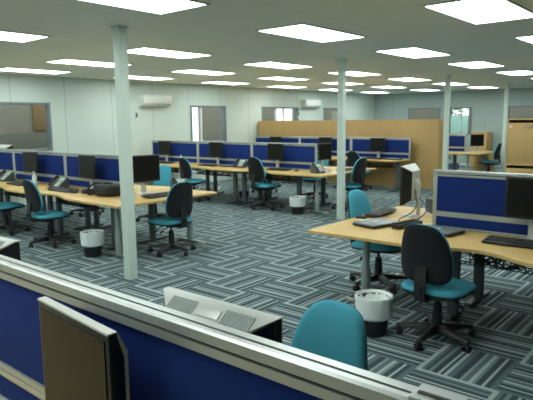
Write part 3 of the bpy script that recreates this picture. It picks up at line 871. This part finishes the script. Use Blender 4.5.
# small dark speaker/box beside the dark monitor right of the column
t = thing('desktop_speaker', 'small black speaker box beside the dark monitor right of the front column', 'speaker', (4.02, 5.62, DZ + .001), R(-80))
MB().box((0, 0, .06), (.09, .08, .12), .008).build('cabinet', 'black', t)
MB().tube([(.0455, 0, .07), (.048, 0, .07)], .028, 18).build('driver_cone', 'leg_dark', t)

# ------------------------------------------------------------------ bins
def make_bin():
    t = thing('waste_bin', '', 'bin', group='black waste bins with white liners')
    MB().lathe([(.095, 0), (.10, .004), (.124, .27), (.130, .272), (.130, .28), (.122, .28), (.098, .012), (.02, .01)], 28).build('tub', 'binblack', t)
    rr = random.Random(5); W1 = [[rr.uniform(-1, 1) for k in range(40)] for i in range(12)]
    def wob(i, k): return .0042 * W1[i % 12][k % 40]
    m = MB(); m.lathe([(.128, .135), (.139, .155), (.137, .19), (.142, .235), (.141, .27), (.146, .292), (.141, .302), (.134, .302), (.126, .29), (.116, .25), (.105, .20), (.06, .165), (.012, .16)], 40, wob=wob, caps=False)
    m.build('liner', 'liner', t, angle=25)
    return t
place('bin', make_bin, (3.63, 2.02, 0), 0, 'black waste bin with a white liner on the carpet at the near right desk')
place('bin', make_bin, (3.715, 5.935, 0), 1.0, 'black waste bin with a white liner under the left desk beside the front column')
place('bin', make_bin, (7.68, 5.80, 0), 2.0, 'black waste bin with a white liner under the right end of the middle desks')
place('bin', make_bin, (8.75, 8.05, 0), 3.0, 'black waste bin with a white liner far under the middle desks, left of the chair')

# ------------------------------------------------------------------ cupboards
def cup_body(t, d, w, h, gap):
    """open front at -x: sides, top, bottom, back; body from x 0 (front) to d"""
    th = .022
    m = MB()
    m.box((d / 2, -w / 2 + th / 2, h / 2), (d, th, h), .002).box((d / 2, w / 2 - th / 2, h / 2), (d, th, h), .002)
    m.box((d / 2, 0, h - th / 2), (d, w - 2 * th - .0006, th), .002).box((d / 2, 0, th / 2), (d, w - 2 * th - .0006, th), .002)
    m.box((d - th / 2, 0, h / 2), (th, w - 2 * th - .0006, h - 2 * th - .0006), .001)
    return m.build('carcass', 'cupb', t)
def make_tall():
    t = thing('oak_cupboard', '', 'cupboard', group='oak storage cupboards in the partition row')
    cup_body(t, .45, 1.075, 1.608, 0)
    for s in (-1, 1):
        dd = MB().box((-.011, s * .268, .80), (.02, .528, 1.56), .002).build('door', 'cupb_front', t)
        MB().tube([(-.03, s * .04, .75), (-.04, s * .04, .76), (-.04, s * .04, .88), (-.03, s * .04, .89)], .006, 8).build('handle', 'silver', dd)
    return t
labs = ['oak cupboard back at the right end of the partition row', 'oak cupboard back, second from the right in the partition row', 'oak cupboard back in the middle of the partition row',
        'oak cupboard back, second from the left in the partition row', 'oak cupboard back at the left end of the partition row, below the windows']
for k in range(5): place('tall', make_tall, (12.66, 5.76 + 1.08 * k, 0), PI, labs[k])
def make_tier():
    t = thing('oak_cupboard_unit', '', 'cupboard', group='two oak cupboards stacked at the right edge')
    cup_body(t, .47, .84, .80, 0)
    d = MB().box((.012, 0, .376), (.02, .79, .70), .003).build('door', 'cupb_front', t)
    l = MB(); l.tube([(.003, .36, .66), (-.012, .36, .66)], .019, 14); l.build('lock', 'white', d)
    l = MB(); l.tube([(.003, .36, .46), (-.006, .36, .46)], .011, 12); l.build('latch_button', 'silver', d)
    l = MB(); l.box((-.001, .06, .66), (.008, .12, .05), .002); l.build('label_holder', 'leg_dark', d)
    l = MB(); l.box((-.0055, .06, .66), (.002, .10, .034), .0006); l.build('label_card', 'cupb', d)
    return t
place('tier', make_tier, (10.42, 2.77, 0), 0, 'lower oak cupboard of the stacked pair at the right edge, mostly hidden')
place('tier', make_tier, (10.42, 2.77, .8005), 0, 'upper oak cupboard of the stacked pair at the right edge, with a white lock')
# far corner furniture
t = thing('oak_side_cupboard', 'low oak cupboard against the far wall, behind the far corner monitor', 'cupboard', (18.4, 6.50, 0), 0)
cup_body(t, .5, .52, 1.17, 0)
for s in (-1, 1):
    dd = MB().box((-.011, s * .13, .58), (.02, .252, 1.12), .002).build('door', 'cupb_front', t)
    MB().box((-.028, s * .04, .62), (.012, .012, .12), .003).build('handle', 'silver', dd)
t = thing('drawer_pedestal', 'oak drawer pedestal under the far corner desk', 'drawer unit', (16.15, 5.62, 0), 0)
m = MB(); m.box((.28, 0, .31), (.5, .40, .60), .004); m.build('carcass', 'cupb', t)
for k in range(3):
    dd = MB().box((.018, 0, .115 + .185 * k), (.02, .385, .165), .003).build('drawer', 'cupb_front', t)
    MB().box((.002, 0, .17 + .185 * k), (.014, .12, .014), .003).build('pull', 'leg_dark', dd)
def make_tub():
    t = thing('plastic_tub', '', 'tub', group='blue grey tubs on the far floor')
    b = MB(); b.lathe([(.13, 0), (.17, .30), (.18, .30), (.18, .315), (.16, .315), (.12, .015), (.02, .012)], 4, (0, 0, 0)); b.build('shell', 'crate', t, angle=20)
    MB().box((0, 0, .322), (.25, .25, .012), .004, rot=Matrix.Rotation(PI / 4, 3, 'Z')).build('lid', 'crate', t)
    return t
place('tub', make_tub, (16.3, 7.05, 0), .8, 'blue grey plastic tub on the floor under the far corner desk, left one')
place('tub', make_tub, (16.0, 6.35, 0), .8, 'blue grey plastic tub on the floor under the far corner desk, right one')
t = thing('plastic_bag', 'crumpled white plastic bag on the far floor beyond the right screen', 'bag', (15.6, 6.05, 0), .3)
rr = random.Random(11); wv = [[rr.uniform(-.03, .03) for _ in range(14)] for _ in range(6)]
m = MB(); m.lathe([(.16, .0), (.20, .03), (.17, .08), (.10, .12), (.03, .13)], 14, wob=lambda i, k: wv[i][k]); m.build('crumpled_sheet', 'paper', t, angle=20)
MB().tube([(0, 0, .12), (.02, .0, .15), (.06, .01, .16)], [.03, .02, .012], 7).build('knot', 'paper', t)
t = thing('white_box', 'white cardboard box on the floor under the far corner desk', 'box', (16.0, 6.72, 0), .1)
MB().box((0, 0, .19), (.16, .16, .38), .004).build('carton', 'white', t)
MB().box((0, 0, .383), (.17, .04, .004), .001).build('tape', 'paper', t)

# ------------------------------------------------------------------ wall equipment
def make_ac():
    t = thing('mounted_air_conditioner', '', 'air conditioner', group='wall mounted air conditioners')
    m = MB()
    prof = [(0, 0), (-.10, 0), (-.17, .035), (-.20, .08), (-.205, .22), (-.19, .26), (0, .26)]
    mt = Matrix(((0, 0, 1, -.42), (1, 0, 0, 0), (0, 1, 0, 0), (0, 0, 0, 1)))
    m.prism(prof, 0, .84, .006, mtx=mt); m.build('casing', 'white', t)
    MB().box((0, -.2065, .155), (.80, .004, .125), .001).build('front_panel', 'white', t)
    m = MB(); m.box((0, -.185, .05), (.74, .012, .05), .002, rot=Matrix.Rotation(R(32), 3, 'X')); m.build('louvre', 'silver', t)
    return t
place('ac', make_ac, (8.50, Y1 - .002, 1.97), 0, 'white air conditioner on the wall just right of the front column')
place('ac', make_ac, (14.78, Y1 - .002, 2.0), 0, 'white air conditioner on the wall above the oak cupboards, left of the second column')
def make_remote():
    t = thing('wall_thermostat', '', 'wall control', group='air conditioner wall controls')
    MB().box((0, -.012, 0), (.055, .022, .15), .005).build('holder', 'white', t)
    MB().box((0, -.026, .03), (.052, .014, .10), .003).build('remote_handset', 'leg_dark', t)
    return t
place('remote', make_remote, (8.0, Y1 - .001, 1.74), 0, 'small wall control below the air conditioner beside the front column')
place('remote', make_remote, (14.2, Y1 - .001, 1.78), 0, 'small wall control below the air conditioner over the oak cupboards')

# ------------------------------------------------------------------ light from outside, camera
w = bpy.data.worlds.new('daylight'); scn.world = w; w.use_nodes = True
bg = w.node_tree.nodes['Background']; bg.inputs[0].default_value = (.92, .97, 1.0, 1); bg.inputs[1].default_value = 2.6

cam = bpy.data.cameras.new('camera'); co = bpy.data.objects.new('camera', cam); COL.objects.link(co)
fw = Vector((.75536653, .63999242, -.14082297)); rt = Vector((.64522279, -.76391802, -.01080817)); up = Vector((.11449435, .08269806, .98997579))
mw = Matrix.Identity(4)
for i in range(3): mw[i][0] = rt[i]; mw[i][1] = up[i]; mw[i][2] = -fw[i]
mw.translation = (0, 0, CAM_H); co.matrix_world = mw
cam.sensor_fit = 'HORIZONTAL'; cam.sensor_width = 36; cam.lens = 557.81 / 533 * 36; cam.clip_start = .05
scn.camera = co
scn.view_settings.view_transform = 'Standard'; scn.view_settings.look = 'None'; scn.view_settings.gamma = 1; scn.view_settings.exposure = 0
scn.view_settings.use_curve_mapping = False
scn.cycles.use_light_tree = True
scn.cycles.filter_width = 1.7
scn.cycles.max_bounces = 10; scn.cycles.diffuse_bounces = 6
